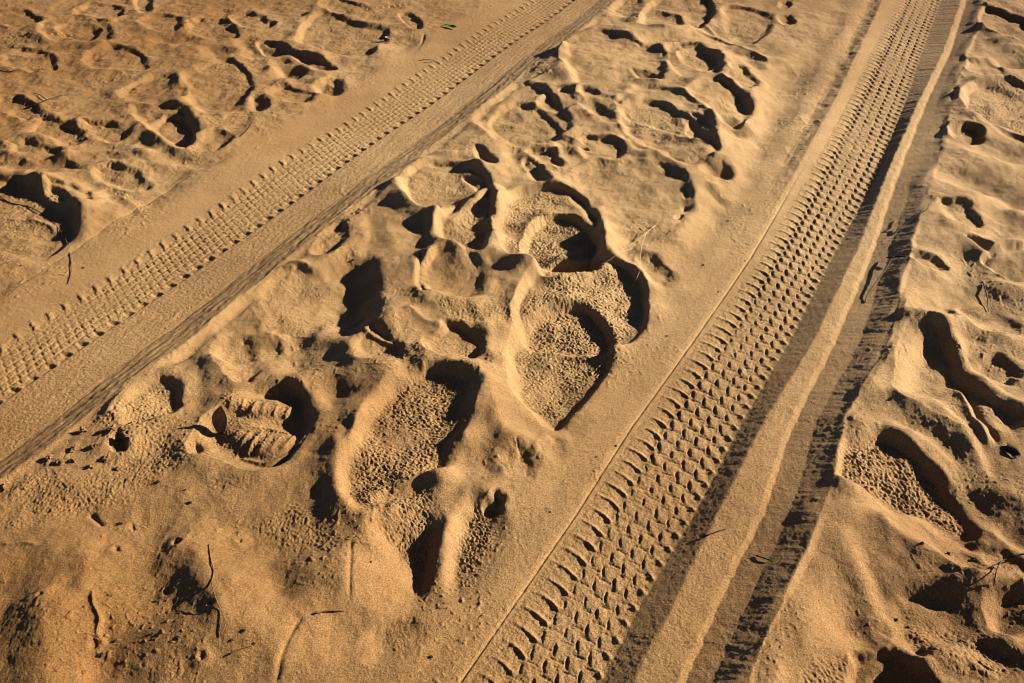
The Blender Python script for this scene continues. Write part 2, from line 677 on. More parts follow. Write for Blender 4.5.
# ---- older, half blown-in prints everywhere
for q in [(30, 60, 28, 11, 8), (20, 108, 26, 11, 12), (58, 132, 30, 12, 10), (104, 132, 22, 10, 14), (34, 152, 30, 9, 8), (214, 30, 26, 10, 8), (252, 22, 24, 9, 6), (100, 12, 26, 9, 4), (18, 20, 26, 9, 4), (290, 96, 24, 9, 10), (212, 142, 22, 9, -10), (120, 178, 30, 10, 12), (70, 196, 26, 10, 15), (345, 8, 26, 8, 6),
          (598, 104, 24, 11, 10), (545, 160, 20, 10, 20), (700, 132, 18, 12, 30), (300, 300, 44, 34, -10), (456, 346, 30, 20, 20), (250, 362, 30, 20, -20), (520, 462, 20, 18, 0), (558, 450, 16, 16, 0), (150, 400, 36, 22, -30), (400, 640, 26, 30, 20), (232, 350, 22, 16, 0), (380, 350, 30, 18, 10),
          (700, 60, 22, 12, 20), (740, 80, 20, 11, 20), (600, 150, 26, 12, 12), (660, 20, 24, 10, 5), (560, 100, 20, 10, 0), (655, 275, 20, 13, 30), (330, 240, 22, 12, -30), (570, 490, 22, 14, -40),
          (985, 70, 24, 9, 15), (960, 215, 24, 12, 15), (990, 320, 34, 14, 20), (930, 310, 26, 13, 12), (1000, 370, 26, 13, 20), (960, 560, 34, 13, 25), (900, 640, 30, 14, 30), (1010, 560, 24, 12, 20), (990, 655, 34, 14, 20)]:
    stamp(None, .62, .62, 2.4, 3.4, .16, 8, ell=q, wr=3.2, wob=.6, keep=.75)
# ---- upper left corner
stamp([(134, -8), (150, -8), (153, 4), (151, 13), (138, 13)], 3.2, .5, 1, 2, .1)
stamp([(138, 22), (150, 15), (168, 14), (181, 19), (181, 29), (171, 33), (152, 31)], 2.2, .5, 1, 3, .25, label='short deep footprint at the top left whose right wall is in black shadow')
stamp([(38, 31), (44, 22), (66, 18), (96, 18), (112, 28), (112, 40), (98, 44), (66, 42), (46, 40)], 1.8, .6, 1.2, 3, .1, label='oval footprint at the top left with a second smaller oval sunk inside it')
stamp([(54, 28), (74, 21), (94, 24), (101, 32), (88, 40), (68, 36)], 3.0, .5, 1.2, 2, .1)
stamp([(84, 62), (94, 51), (115, 47), (138, 53), (149, 64), (145, 71), (118, 72), (96, 70)], 2.4, .5, 1, 3.5, .3, label='flat pebbly footprint just below the double oval one at the top left')
stamp([(120, 93), (134, 83), (155, 75), (174, 76), (187, 92), (181, 103), (150, 106), (128, 103)], 2.4, .7, 1.2, 3.0, .25, label='almond shaped footprint with a raised rim left of the wide pale shallow one')
stamp([(181, 78), (200, 66), (228, 58), (246, 69), (254, 86), (246, 101), (226, 113), (202, 114), (190, 103)], 1.1, .5, .9, 3.5, .18, label='wide pale shallow footprint with a thin dark right edge, upper left')
stamp([(130, 108), (150, 104), (174, 105), (190, 114), (199, 131), (193, 148), (183, 153), (165, 143), (147, 130)], 3.0, .7, 1, 3, .1)
stamp([(151, 124), (165, 113), (184, 116), (196, 130), (191, 146), (180, 146), (163, 138)], 5, .3, 1, 2, .25, label='heart shaped footprint with a black blot of shadow at its lower right end')
stamp([(221, 122), (234, 113), (250, 116), (249, 130), (238, 138), (226, 132)], -0.6, .3, 1.5, 1.5, .1)
stamp([(296, 44), (302, 28), (314, 17), (332, 15), (360, 25), (386, 29), (389, 42), (379, 48), (373, 57), (350, 58), (332, 54), (314, 48)], 2.6, .7, .9, 3, .45, 12, label='wide pebbly footprint beside the small fallen green leaf, near the top edge')
stamp([(398, 14), (409, 12), (421, 20), (422, 29), (412, 29), (404, 22)], 3.0, .3, .8, 1.5, 0, label='small black oval footprint left of the green leaf')
stamp([(257, 44), (264, 41), (278, 43), (296, 53), (318, 60), (337, 69), (330, 73), (309, 68), (290, 59), (266, 55)], 3.0, .8, .9, 2, .1, label='long narrow curved dent full of shadow, upper left')
stamp([(270, 64), (287, 61), (300, 66), (308, 74), (296, 81), (280, 76)], 2.8, .7, 1, 4, .1)
stamp([(314, 88), (324, 80), (340, 80), (347, 90), (338, 96), (322, 97)], 2.8, .7, 1, 3, .1)
stamp([(250, 100), (262, 98), (271, 104), (266, 112), (254, 113)], 1.8, .5, 1.4, 2.5, .1)
ridge([(424, 33), (423, 40), (418, 48), (410, 58)], -.7, .6, .6)
ridge([(370, 85), (380, 78), (395, 72)], .4, 1, 1)
# the deep one at the left edge
stamp([(-25, 182), (8, 177), (25, 180), (45, 188), (64, 193), (75, 206), (82, 220), (78, 235), (66, 245), (48, 257), (20, 262), (-25, 268)], 3.2, .9, 1.0, 6, .35, 11, label='deep footprint cut off by the left edge, its right wall in black shadow')
ridge([(2, 222), (15, 219), (32, 219), (48, 224), (58, 232)], .5, .9, .9)
stamp([(-20, 165), (10, 157), (35, 155), (60, 157), (82, 172), (60, 168), (30, 170)], 1.4, .5, 1.2, 2.5, .1)
trail([(118, 190), (135, 200), (146, 212), (153, 224)], 22, .35, .3, .8, 3)
ridge([(168, 209), (162, 217), (157, 224)], -.8, .5, .5)
ridge([(0, 297), (60, 258), (130, 213), (185, 178), (250, 150)], -.18, .4, .4, 0.05)

# ---- top centre
stamp([(606, 2), (622, -10), (640, -10), (642, 14), (636, 21), (622, 14)], 1.6, .4, .9, 2, .45)
stamp([(640, 18), (648, 3), (675, -8), (704, -6), (714, 8), (710, 20), (696, 27), (668, 31), (646, 27)], 4.0, .7, .9, 3, .45, 12, label='pebbly footprint cut by the top edge, under a thick black crescent of shadow')
stamp([(721, 14), (726, 7), (745, 8), (768, 13), (772, 26), (762, 38), (746, 41), (729, 32)], 2.2, .6, .9, 3, .4, 12, label='pebbly footprint by the top edge with a thin dark line along its upper right')
hole(787, 20, 10, 5, 10, 2.6); hole(785, 5, 7, 4, 0, 2.2)
ridge([(690, 22), (705, 25), (718, 33)], .6, 1.2, 1.2)
stamp([(562, 55), (566, 42), (582, 32), (612, 31), (640, 44), (664, 49), (667, 62), (662, 80), (640, 84), (605, 88), (580, 86), (568, 74)], 1.2, .7, .9, 3.0, .12, 15, tilt=(-.05, 0), label='large smooth footprint dotted with dark grains, beside the far end of the left track')
stamp([(630, 68), (642, 69), (655, 76), (663, 83), (650, 84), (640, 79)], 2.6, .3, 1, 2, .0)
ridge([(572, 45), (560, 52), (559, 66), (566, 72)], .5, .9, .9)
stamp([(664, 52), (676, 45), (698, 46), (716, 56), (724, 70), (721, 82), (700, 84), (674, 78)], 1.3, .5, 1.2, 3, .15, label='smooth footprint with a soft curved shadow, right of the large smooth one')
ridge([(690, 28), (715, 34), (742, 46), (763, 58), (772, 66)], .9, 2.0, 1.2)
stamp([(686, 99), (697, 88), (718, 84), (738, 92), (752, 106), (749, 121), (738, 132), (720, 124), (702, 110)], 3.4, .6, .9, 3, .35, 11, label='rounded footprint with a black right edge, beside the pale shoulder of the right tyre track')
stamp([(616, 105), (624, 95), (648, 89), (682, 96), (705, 112), (716, 134), (706, 145), (660, 130), (625, 118)], 1.2, .6, .9, 2.5, .2, 11)
stamp([(616, 117), (626, 105), (645, 102), (668, 107), (692, 122), (712, 140), (719, 154), (708, 165), (688, 170), (664, 160), (646, 150), (628, 137)], 2.8, .6, .9, 3, .5, 11, label='broad pebbly footprint with a long black crescent on its right, near the top edge')
stamp([(698, 168), (708, 161), (726, 164), (734, 176), (722, 181), (706, 178)], 3.0, .6, 1, 2.5, .1)
ridge([(525, 82), (548, 75), (565, 70)], .7, 1.2, 1.5)
ridge([(580, 90), (600, 88), (640, 84), (670, 88)], .7, 1.5, 1.5)
stamp([(576, 100), (590, 98), (604, 108), (616, 122), (604, 122), (588, 114)], 1.4, .4, 1.4, 3, 0)
stamp([(472, 118), (482, 100), (502, 89), (528, 84), (550, 94), (568, 114), (573, 128), (560, 138), (540, 144), (516, 148), (492, 138)], 2.2, .6, .9, 3, .25, label='footprint with two nested black crescents, beside the bank of the left tyre track')
stamp([(488, 122), (500, 108), (520, 102), (540, 108), (556, 121), (564, 132), (552, 140), (528, 144), (504, 138)], 3.4, .3, .8, 2, .3)
stamp([(550, 140), (560, 138), (577, 143), (590, 152), (574, 151), (558, 148)], 2.6, .3, 1, 2, 0)
ridge([(536, 147), (552, 152), (576, 152), (594, 155)], .8, 1, 2)
stamp([(474, 146), (484, 151), (498, 163), (492, 168), (479, 166)], 2.8, .3, .8, 2, 0)
stamp([(522, 163), (536, 163), (551, 184), (540, 187), (530, 178)], 2.8, .4, .9, 2, 0)

# ---- middle: the chain of overlapping prints
stamp([(566, 188), (574, 172), (600, 163), (640, 165), (672, 171), (691, 190), (694, 213), (681, 232), (655, 244), (625, 250), (600, 236), (580, 212)], 1.0, .4, .9, 3.5, .14, 11, label='wide shallow smooth footprint above the dry straw with a dark scalloped right edge')
for a in [(686, 197, 4, 5), (684, 211, 4, 3), (679, 221, 4, 3)]:
    hole(a[0], a[1], a[2], a[3], 0, 1.6, .8, 1.2, .2)
stamp([(398, 186), (403, 172), (428, 161), (465, 163), (489, 177), (492, 191), (474, 202), (455, 214), (440, 218), (418, 211), (404, 199)], 3.0, 1.5, .9, 3.2, .35, 11, label='ringed footprint with a bright raised left rim beside the left tyre track')
stamp([(462, 176), (478, 176), (492, 186), (490, 196), (476, 190)], 3, .3, .8, 2, .1)
stamp([(436, 230), (447, 213), (470, 203), (491, 195), (497, 212), (490, 236), (484, 257), (470, 258), (452, 249), (441, 241)], 3.0, 1.3, .9, 3, .35, 11, label='pebbly footprint squeezed between the ringed one and the chain of four rounded ones')
stamp([(495, 236), (496, 212), (510, 197), (535, 189), (562, 189), (584, 200), (598, 222), (603, 245), (590, 268), (560, 271), (530, 271), (506, 262)], 4.0, 1.3, .9, 2.6, .8, 10, label='uppermost of the four overlapping rounded footprints in the middle')
stamp([(522, 252), (529, 228), (547, 216), (573, 216), (591, 229), (602, 250), (599, 268), (570, 276), (540, 276)], 4.0, 1.0, 1.0, 2.0, .7, 10, label='small rounded footprint second from the top in the overlapping chain in the middle')
stamp([(513, 322), (517, 298), (530, 278), (555, 265), (590, 262), (621, 265), (642, 281), (649, 308), (642, 333), (626, 347), (600, 352), (560, 347), (530, 342)], 4.2, 1.1, .9, 2.4, .8, 13, label='widest and roughest of the four overlapping rounded footprints, under the dry straw')
stamp([(509, 374), (508, 345), (520, 321), (544, 306), (572, 301), (598, 309), (613, 331), (613, 356), (604, 379), (589, 399), (571, 416), (553, 429), (532, 414), (515, 399)], 6.2, .6, .9, 2.8, .6, 12, label='deepest and lowest of the four overlapping rounded footprints, with a thick black crescent')
ridge([(602, 360), (612, 352), (625, 350)], .6, 1, 1)
stamp([(558, 424), (572, 412), (588, 414), (594, 426), (588, 441), (575, 448), (566, 438)], 2.8, .4, 1.4, 2.5, 0)
trail([(598, 366), (612, 357), (628, 360), (634, 376), (631, 400), (627, 418)], 46, .38, .35, 1.2, 9)
trail([(596, 370), (606, 364)], 16, .4, .4, 1.0, 10)
# left part of the middle
ridge([(342, 312), (358, 328), (380, 341), (404, 350), (420, 349)], .7, 1.2, .6)
stamp([(421, 272), (440, 257), (468, 257), (488, 271), (487, 292), (470, 306), (445, 301), (427, 296)], 2.6, 1.0, 1.2, 2, .15, tilt=(.28, .05), label='oval footprint with a brown shaded floor, left of the overlapping chain of footprints')
stamp([(417, 268), (424, 264), (428, 284), (430, 300), (420, 300), (415, 284)], 2.8, .3, .8, 1.4, 0)
ridge([(405, 315), (425, 326), (445, 328)], .8, 1.2, 1.5)
rough([(432, 300), (500, 295), (520, 320), (505, 345), (470, 335), (440, 325)], .45, 10)
rough([(225, 280), (300, 270), (345, 300), (335, 340), (280, 330), (240, 320)], .12, 14)
# ---- below the middle
stamp([(190, 446), (203, 420), (232, 398), (262, 384), (290, 382), (308, 398), (314, 424), (303, 447), (286, 466), (262, 474), (238, 468), (216, 458)], 5.2, .7, 1.0, 4, .3, 12, label='shoe print with broken tread marks beside the upright dead leaf')
mound(256, 406, 40, 10, 1.4, 6, 4); mound(262, 441, 42, 16, 1.5, 12, 4)
rough([(224, 398), (250, 394), (290, 402), (296, 414), (255, 416), (226, 410)], .5, 12, .2, .5, 1.0)
rough([(226, 432), (255, 424), (292, 430), (304, 444), (280, 460), (240, 456)], .4, 12, 1.9, .5, 1.2)
for q in range(6):
    ridge([(229 + 11 * q, 411 + q), (234 + 11 * q + (q * 7 % 3), 399 + q)], .24 + .1 * (q % 3), .42, .4, .1, wob=.6)
for q in range(6):
    ridge([(234 + 12 * q, 456 - 1 * q), (242 + 12 * q, 442), (252 + 11 * q, 429 + q + (q * 5 % 4))], .26 + .10 * (q * 2 % 3), .48, .42, .15, wob=.7)
ridge([(230, 436), (262, 428), (292, 434)], .5, .5, .5, .1)
ridge([(238, 455), (268, 460), (296, 450)], .5, .5, .5, .1)
stamp([(340, 492), (345, 460), (357, 430), (375, 401), (400, 381), (430, 373), (462, 375), (481, 388), (474, 412), (462, 442), (450, 470), (426, 485), (396, 501), (376, 516), (355, 513)], 1.5, 1.4, 1.3, 3.0, .75, 13, .9, label='large rough footprint covered in wormy ridges, lower middle')
stamp([(366, 527), (377, 501), (400, 489), (430, 484), (443, 500), (440, 540), (428, 582), (412, 579), (392, 557), (375, 541)], 1.4, 1.0, 1.2, 3.2, .7, 12, label='narrow pebbly footprint directly below the large wormy one')
stamp([(446, 562), (454, 522), (470, 500), (492, 504), (510, 525), (507, 556), (491, 592), (466, 612), (449, 597)], 3.8, .8, 1.2, 2.6, .9, 11, label='long faint footprint with a small black hole at its top, beside the right tyre track')
hole(495, 506, 11, 11, 20, 4.0, .8, 1.5)
ridge([(352, 540), (351, 575), (350, 605)], -.3, .35, .35)
ridge([(304, 618), (292, 638), (283, 660), (276, 690)], -.4, .6, .6)
rough([(196, 478), (260, 480), (330, 520), (345, 560), (300, 560), (240, 530)], .35, 14, .2, 3)
rough([(-20, 470), (60, 430), (150, 380), (185, 370), (190, 430), (230, 470), (170, 500), (60, 530), (-20, 540)], .42, 15, .2, 5)
# ---- lower left
hole(196, 448, 7, 8, 0, 3.0)
hole(119, 441, 9, 10, 10, 3.0, .7, 1.2, .8)
for q in range(16):
    hx = 20 + (q * 97) % 230; hy = 490 + (q * 61) % 190
    hole(hx, hy, 2 + q % 3, 2 + q % 2, 0, .7, .6, .8, .25, 1.0)
ridge([(2, 545), (10, 547), (25, 546), (40, 549)], .35, .5, .5)
ridge([(94, 590), (95, 608), (101, 622), (98, 636), (108, 646)], .55, .5, .5)
ridge([(88, 512), (95, 518), (103, 526)], -.6, .5, .5)

# ---- right of the right track
stamp([(966, 12), (974, 7), (1002, 13), (1034, 25), (1046, 50), (1018, 44), (990, 34), (976, 24)], 2.6, 1.6, 1.2, 3.6, .35, 11, 1.2, label='striped footprint with a bright bank, in the upper right corner')
stamp([(961, 106), (963, 92), (984, 83), (1010, 82), (1042, 94), (1062, 120), (1044, 142), (1012, 131), (985, 121), (969, 114)], 3.0, 1.4, .9, 3.0, .9, 11, label='finely pebbled footprint with a bright left bank, at the upper right edge')
ridge([(966, 74), (1000, 78), (1034, 90)], .7, 1.4, 1)
hole(966, 133, 19, 9, 5, 4.4, 1.0, 2, .7); REG_DEEP = None
stamp([(904, 255), (918, 253), (936, 256), (949, 265), (936, 267), (918, 262)], 3.0, .6, .8, 1.5, 0, label='slim lens shaped slit of shadow right of the right tyre track')
stamp([(965, 241), (978, 242), (994, 253), (986, 255), (973, 248)], 2.6, .5, .8, 1.4, 0)
stamp([(982, 260), (1000, 249), (1034, 246), (1070, 255), (1070, 276), (1022, 280), (1004, 276), (993, 269)], 4.5, .8, 1.0, 2, .1, label='large black hollow at the right edge above a thin upright twig')
stamp([(894, 396), (897, 356), (904, 333), (922, 325), (944, 333), (953, 350), (966, 370), (986, 391), (1016, 409), (1030, 420), (1012, 432), (990, 428), (968, 430), (944, 420), (918, 408)], 2.2, 1.2, .9, 6.5, .35, 11, label='big hollow footprint with a flat textured floor and a winding black right wall, right side')
ridge([(962, 378), (972, 398), (984, 424), (1000, 448)], -1.2, 1.0, 1.0)
ridge([(956, 380), (966, 402), (976, 426), (994, 452)], .8, 1.0, 1.0)
stamp([(826, 463), (834, 449), (850, 440), (875, 433), (900, 441), (926, 458), (947, 475), (968, 500), (980, 527), (957, 528), (925, 514), (890, 502), (855, 490), (831, 479)], 3.0, 1.2, 1.0, 3.0, 1.1, 13, .9, label='large coarse pebbled footprint on the bank right of the pale berm')
stamp([(952, 530), (966, 526), (992, 532), (1006, 545), (990, 552), (968, 545)], 2.6, .4, 1.2, 2.4, .2)
stamp([(900, 590), (920, 582), (950, 590), (960, 602), (935, 606), (910, 603)], 3, .5, 1.5, 3, .15, label='shadowed hollow below the bright slope in the lower right')
stamp([(986, 600), (1000, 592), (1030, 596), (1070, 610), (1070, 650), (1024, 642), (994, 628)], 4, .6, 1.2, 3, .1, label='black hollow at the lower right edge below the thin forked branch')
stamp([(782, 676), (796, 657), (825, 649), (852, 651), (862, 695), (786, 712)], 2.2, .6, 1.0, 3, .6, 13, 1.0, label='ridged footprint cut off by the bottom edge, right of the pale berm')
stamp([(850, 660), (866, 651), (895, 648), (916, 660), (938, 695), (858, 712)], 5, .6, 1.0, 2, .1, label='black pit cut off by the bottom edge, right of the ridged footprint')
rough([(900, 605), (940, 610), (1000, 640), (1030, 680), (960, 690), (905, 650)], .4, 14, .5, 3)
hole(1010, 452, 8, 5, 40, 1.4, .8, 1.5)


# ------------------------------------------------------------------ tyre tracks
TRACKS = {}


def lug(sv, P, f=0.0):
    """0..1 distance inside one repeat"""
    return np.mod((sv - f) / P, 1.0)


def bump(x, w, p=2):
    return np.exp(-np.abs(x / w) ** p)


def right_track():
    k = np.nonzero((np.abs(T_ - RL3(S_)) < 0.6) & (S_ > -1.5) & (S_ < 9))[0]
    s, t, x, y = S_[k], T_[k], X[k], Y[k]
    l0, l1, l2, l3, l4, l5, l6 = (f(s) for f in (RL0, RL1, RL2, RL3, RL4, RL5, RL6))
    l6 = l6 + 0.010 * gn(s * 7, s * 0 + 3.3, 5) + 0.003 * gn(s * 25, t * 8, 9)
    la = l0 - 0.13 + 0.03 * gn(s * 3, s * 0 + 4, 45); lb = l0 - 0.055 + 0.012 * gn(s * 8, s * 0 + 6, 46) + .004 * gn(s * 35, s * 0 + 6, 47)
    l4 = l4 + 0.002 * gn(s * 16, s * 0 + 1.3, 15) + 0.0015 * gn(s * 60, t * 8, 9)
    l5 = l5 + 0.003 * gn(s * 22, s * 0 + 8.3, 25) + 0.002 * gn(s * 70, t * 8, 19)
    up = sm(2.55, 3.3, s)                                  # the far stretch has a spilled-over lip on its left
    fz = np.zeros_like(t)
    b0 = base0(x, y) * 0.6
    K = [(l0 - .9, 0.004), (la, 0.004 + 0.006 * up), (lb - .01, -0.003 - 0.003 * up), (lb + .004, -0.0035 - 0.0025 * up), (l0 - 0.014, -0.006 + 0.0095 * up), (l0, -0.009 + 0.010 * up), (l1, -0.011 + .003 * up),
         (l2, -0.014), (l3, -0.0145), (l3 + 0.010, -0.0130), (l4 - 0.004, 0.0080), (l4, 0.0090), (l5, 0.0060), (l5 + 0.012, 0.0015), (l5 + (l6 - l5) * 0.5, 0.0130 - .002 * up), (l6, 0.041 - .014 * up), (l6 + 0.05, 0.034)]
    for (a, za), (b, zb) in zip(K[:-1], K[1:]):
        m = (t >= a) & (t < b)
        q = np.clip((t - a) / np.maximum(b - a, 1e-5), 0, 1)
        v = za + (zb - za) * q
        fz[m] = v[m]
    # tread
    P = 0.0405
    W3 = l3 - l1
    q = (t - l1) / np.maximum(l2 - l1, 1e-4)
    wv = 0.0018 * gn(s * 40, t * 40, 61)
    # shoulder lugs, thin curved ribs that end abruptly
    sc = s + wv + 0.012 * np.clip(q, 0, 1.2) ** 2 * 1.3
    ph = lug(sc, P) - 0.5
    amp = 0.0031 * sm(-0.15, 0.6, q) * (1 - sm(0.93, 1.06, q)) * (1 + .35 * gn(np.floor(sc / P) * 1.7, q * 2, 64))
    rib = np.where(ph > 0, bump(ph, 0.13), bump(ph, 0.07, 2.0))
    fz += amp * rib
    fz -= 0.0022 * bump(q - 0.86, .18) * (1 - rib)
    fz += -0.0026 * bump((t - l0), 0.0022) * (1 - up)      # the thin line beside it
    # four rows of blocks
    nb = 4
    c = (t - l2) / np.maximum(l3 - l2, 1e-4) * nb
    ci = np.floor(c)
    cf = c - ci
    inb = (c >= 0) & (c < nb)
    off = np.where(np.mod(ci, 2) == 0, 0.0, 0.5) * P + ci * 0.004
    pb = lug(s + wv + 0.002 * cf, P, off)
    var = 1 + .45 * gn(ci * 3.1 + 0.5, np.floor((s - off) / P) * 1.7 + 0.3, 71)
    worn = 0.80 + 0.75 * gn(s * 2.6, t * 10, 72)
    cs = cf + 0.40 * (pb - .5) * P / np.maximum((l3 - l2) / nb, 1e-3) + .06 * gn(s * 90, t * 90, 66)
    blk = sm(0.16, 0.28, cs) * (1 - sm(0.28, 1.05, cs)) * bump(pb - 0.5, 0.36, 4)
    fz += np.where(inb, blk * 0.0022 * var * worn, 0)
    slot = bump(cs - 0.11, 0.075) * bump(pb - 0.5, 0.23, 4)
    fz -= np.where(inb, 0.0046 * slot * var * worn, 0)
    pe0 = np.minimum(pb, 1 - pb)
    fz -= np.where(inb, 0.0017 * bump(pe0 + .03 * gn(s * 120, t * 120, 67), 0.05) * sm(.05, .2, cf) * worn, 0)
    fz += np.where(inb, 0.0010 * gn(s * 55, t * 55, 68), 0)
    # ticks along the far edge of the tread
    e = (t - l3)
    pe = lug(s + wv + e * 0.5, P, 0.01) - 0.5
    fz += 0.0050 * bump(e - 0.001, 0.0075) * bump(pe, 0.13)
    tm = sm(-0.006, 0.004, t - l1) * (1 - sm(0.0, 0.01, t - l3))
    fz += tm * (0.0009 * fbm(x * 95, y * 95, 81, 2) + 0.0006 * gn(x * 260, y * 260, 83))
    # drag marks on the walls
    wl = sm(0.004, 0.02, t - l3) * (1 - sm(-.006, 0.0, t - l4))
    fz += wl * (0.0022 * gn(s * 52 + t * 10, t * 7, 91) + 0.0010 * gn(s * 140, t * 20, 92)) * (0.12 + 0.45 * sm(2.3, 3.4, s))
    bm = sm(-0.004, 0.004, t - l4) * (1 - sm(-0.004, 0.004, t - l5))
    fz += bm * (0.0007 * crumb(x, y, 0.012, 93) + 0.0012 * gn(s * 25, t * 25, 96))
    w2 = sm(0.0, 0.03, t - l5) * (1 - sm(-0.02, 0.004, t - l6))
    fz += w2 * (0.3 + 1.2 * sm(.4, .9, (t - l5) / np.maximum(l6 - l5, 1e-3))) * (0.0034 * gn(s * 9 - t * 5, t * 4, 95) + 0.0010 * gn(s * 30 - t * 10, t * 9, 97) + .0006 * gn(s * 90, t * 25, 98) + 0.005 * gn(x * 5, y * 5, 99))
    sl = sm(l0 - 0.13, l0 - 0.02, t) * (1 - sm(l0, l1, t))
    fz += up * sl * 0.0035 * fbm(x * 22, y * 22, 101, 2) * (1 - sm(l0 - .03, l0 - .005, t))
    fz += b0
    m = sm(l0 - 0.20, l0 - 0.04, t) * (1 - sm(l6 - 0.006, l6 + 0.014, t))
    Z[k] = Z[k] * (1 - m) + fz * m
    for nm, a, b in (('shoulder', l0, l1), ('tread_imprint', l1, l3), ('rut_wall', l3, l4), ('berm', l4, l5), ('bank_slope', l5, l6)):
        TRACKS.setdefault('right', []).append((nm, k[(t >= a) & (t < b)]))


def left_track():
    k = np.nonzero((np.abs(T_ - LTRI(S_)) < 0.5) & (S_ > -1.5) & (S_ < 9))[0]
    s, t, x, y = S_[k], T_[k], X[k], Y[k]
    l2, l3, l4, l5 = (f(s) for f in (LT, LTRI, LS0, LS1))
    l0 = l2 - 0.16
    l1 = l2 - 0.022
    l5 = l5 + 0.006 * gn(s * 9, s * 0 + 3.3, 105) + 0.003 * gn(s * 31, t * 8, 109)
    l4 = l4 + 0.003 * gn(s * 12, s * 0 + 1.3, 115)
    fz = np.zeros_like(t)
    K = [(l0 - 0.06, 0.006), (l0, 0.002), (l1, -0.010), (l2 + .02, -0.014), (l3, -0.016), (l3 + 0.006, -0.013), (l4, -0.011), (l5, 0.012), (l5 + .03, 0.015), (l5 + .1, .015)]
    for (a, za), (b, zb) in zip(K[:-1], K[1:]):
        m = (t >= a) & (t < b)
        q = np.clip((t - a) / np.maximum(b - a, 1e-5), 0, 1)
        fz[m] = (za + (zb - za) * q)[m]
    P = 0.0520
    wv = 0.0022 * gn(s * 30, t * 30, 161)
    q = (t - l1) / 0.044
    sc = s + wv + 0.016 * np.clip(q, 0, 1.2) ** 2
    ph = lug(sc, P) - 0.5
    amp = 0.0036 * sm(0.05, 0.5, q) * (1 - sm(0.82, 1.05, q)) * (1 + .35 * gn(np.floor(sc / P) * 1.7, q * 2, 164))
    fz += amp * np.where(ph > 0, bump(ph, 0.20), bump(ph, 0.10, 2.5))
    nb = 7
    a0 = l2 + 0.014
    c = (t - a0) / np.maximum(l3 - 0.012 - a0, 1e-4) * nb
    ci = np.floor(c); cf = c - ci
    inb = (c >= 0) & (c < nb)
    P2 = P * 0.5
    off = np.where(np.mod(ci, 2) == 0, 0.0, 0.5) * P2
    pb = lug(s + wv + 0.008 * cf, P2, off)
    blk = sm(0.12, 0.3, cf + .15 * gn(s * 90, t * 90, 166)) * (1 - sm(0.8, 1.0, cf)) * sm(0.05, 0.22, pb) * (1 - sm(0.78, 0.95, pb))
    var = 1 + .5 * gn(ci * 3.1 + 0.5, np.floor((s - off) / P2) * 1.7 + 0.3, 171)
    fz += np.where(inb, blk * 0.0016 * var * (0.55 + .6 * sm(-.4, .4, gn(s * 3.1, t * 14, 175))), 0)
    # row of deep notches along the right edge
    e = t - l3
    pe = lug(s + wv - e * 0.35, P, 0.0)
    nt = bump(pe - 0.5, 0.11 * (1 - 18 * np.clip(-e, 0, .03)) + .05, 3) * sm(-0.026, -0.012, e) * (1 - sm(-0.001, 0.003, e))
    fz += 0.0048 * bump(pe - 0.62 - 4 * np.clip(-e, 0, .03), 0.10) * sm(-0.020, -0.004, e) * (1 - sm(0.001, 0.006, e)) * (1 + .4 * gn(np.floor((s + wv - e * .35) / P) * 1.7, e * 0, 173))
    fz -= 0.0040 * nt
    fz += 0.0012 * bump(pe - 0.86, 0.13) * sm(-0.024, -0.010, e) * (1 - sm(-0.004, 0.004, e))
    tm = sm(-0.006, 0.004, t - l1) * (1 - sm(0.0, 0.01, t - l3))
    fz += tm * (0.0009 * fbm(x * 95, y * 95, 181, 2) + 0.0005 * gn(x * 260, y * 260, 183))
    bm = sm(0.004, 0.012, e) * (1 - sm(-0.008, 0.002, t - l4))
    fz += bm * (0.0013 * crumb(x, y, 0.013, 193) + 0.0009 * gn(s * 12, t * 60, 194))
    wl = sm(-0.004, 0.006, t - l4) * (1 - sm(0.0, 0.025, t - l5))
    fz += wl * (0.0018 * gn(s * 7, t * 60, 191) + 0.0012 * gn(s * 40, t * 90, 192))
    fz += base0(x, y) * 0.6
    m = sm(l0 - 0.05, l0 + 0.05, t) * (1 - sm(l5 - 0.005, l5 + 0.04, t))
    Z[k] = Z[k] * (1 - m) + fz * m
    for nm, a, b in (('shoulder', l2 - 0.10, l1), ('tread_imprint', l1, l3), ('berm', l3, l4), ('rut_wall', l4, l5)):
        TRACKS.setdefault('left', []).append((nm, k[(t >= a) & (t < b)]))


right_track()
left_track()

#AFTER#

# ------------------------------------------------------------------ crumbs and clods, then the grain of the sheet itself
OFF = np.ones(N)
for side in TRACKS.values():
    for nm_, k_ in side:
        if nm_ in ('tread_imprint', 'shoulder'):
            OFF[k_] = 0.12
        elif nm_ in ('rut_wall', 'bank_slope', 'berm'):
            OFF[k_] = 0.3
pt = sm(-.15, .55, gn(X * 5, Y * 5, 501)) * .8 + .2
Z += fade * OFF * pt * (0.0075 * np.clip(gn(X * 60, Y * 60, 503) - .42, 0, .3) + 0.006 * np.clip(gn(X * 115, Y * 115, 505) - .38, 0, .3) - .004 * np.clip(gn(X * 48, Y * 48, 507) - .5, 0, .3))

Z += fade * (0.00035 * gn(X * 190, Y * 190, 201) + 0.0005 * gn(X * 75, Y * 75, 202))

# ------------------------------------------------------------------ materials
def nodes(m):
    m.use_nodes = True
    nt = m.node_tree
    for n in list(nt.nodes):
        nt.nodes.remove(n)
    return nt


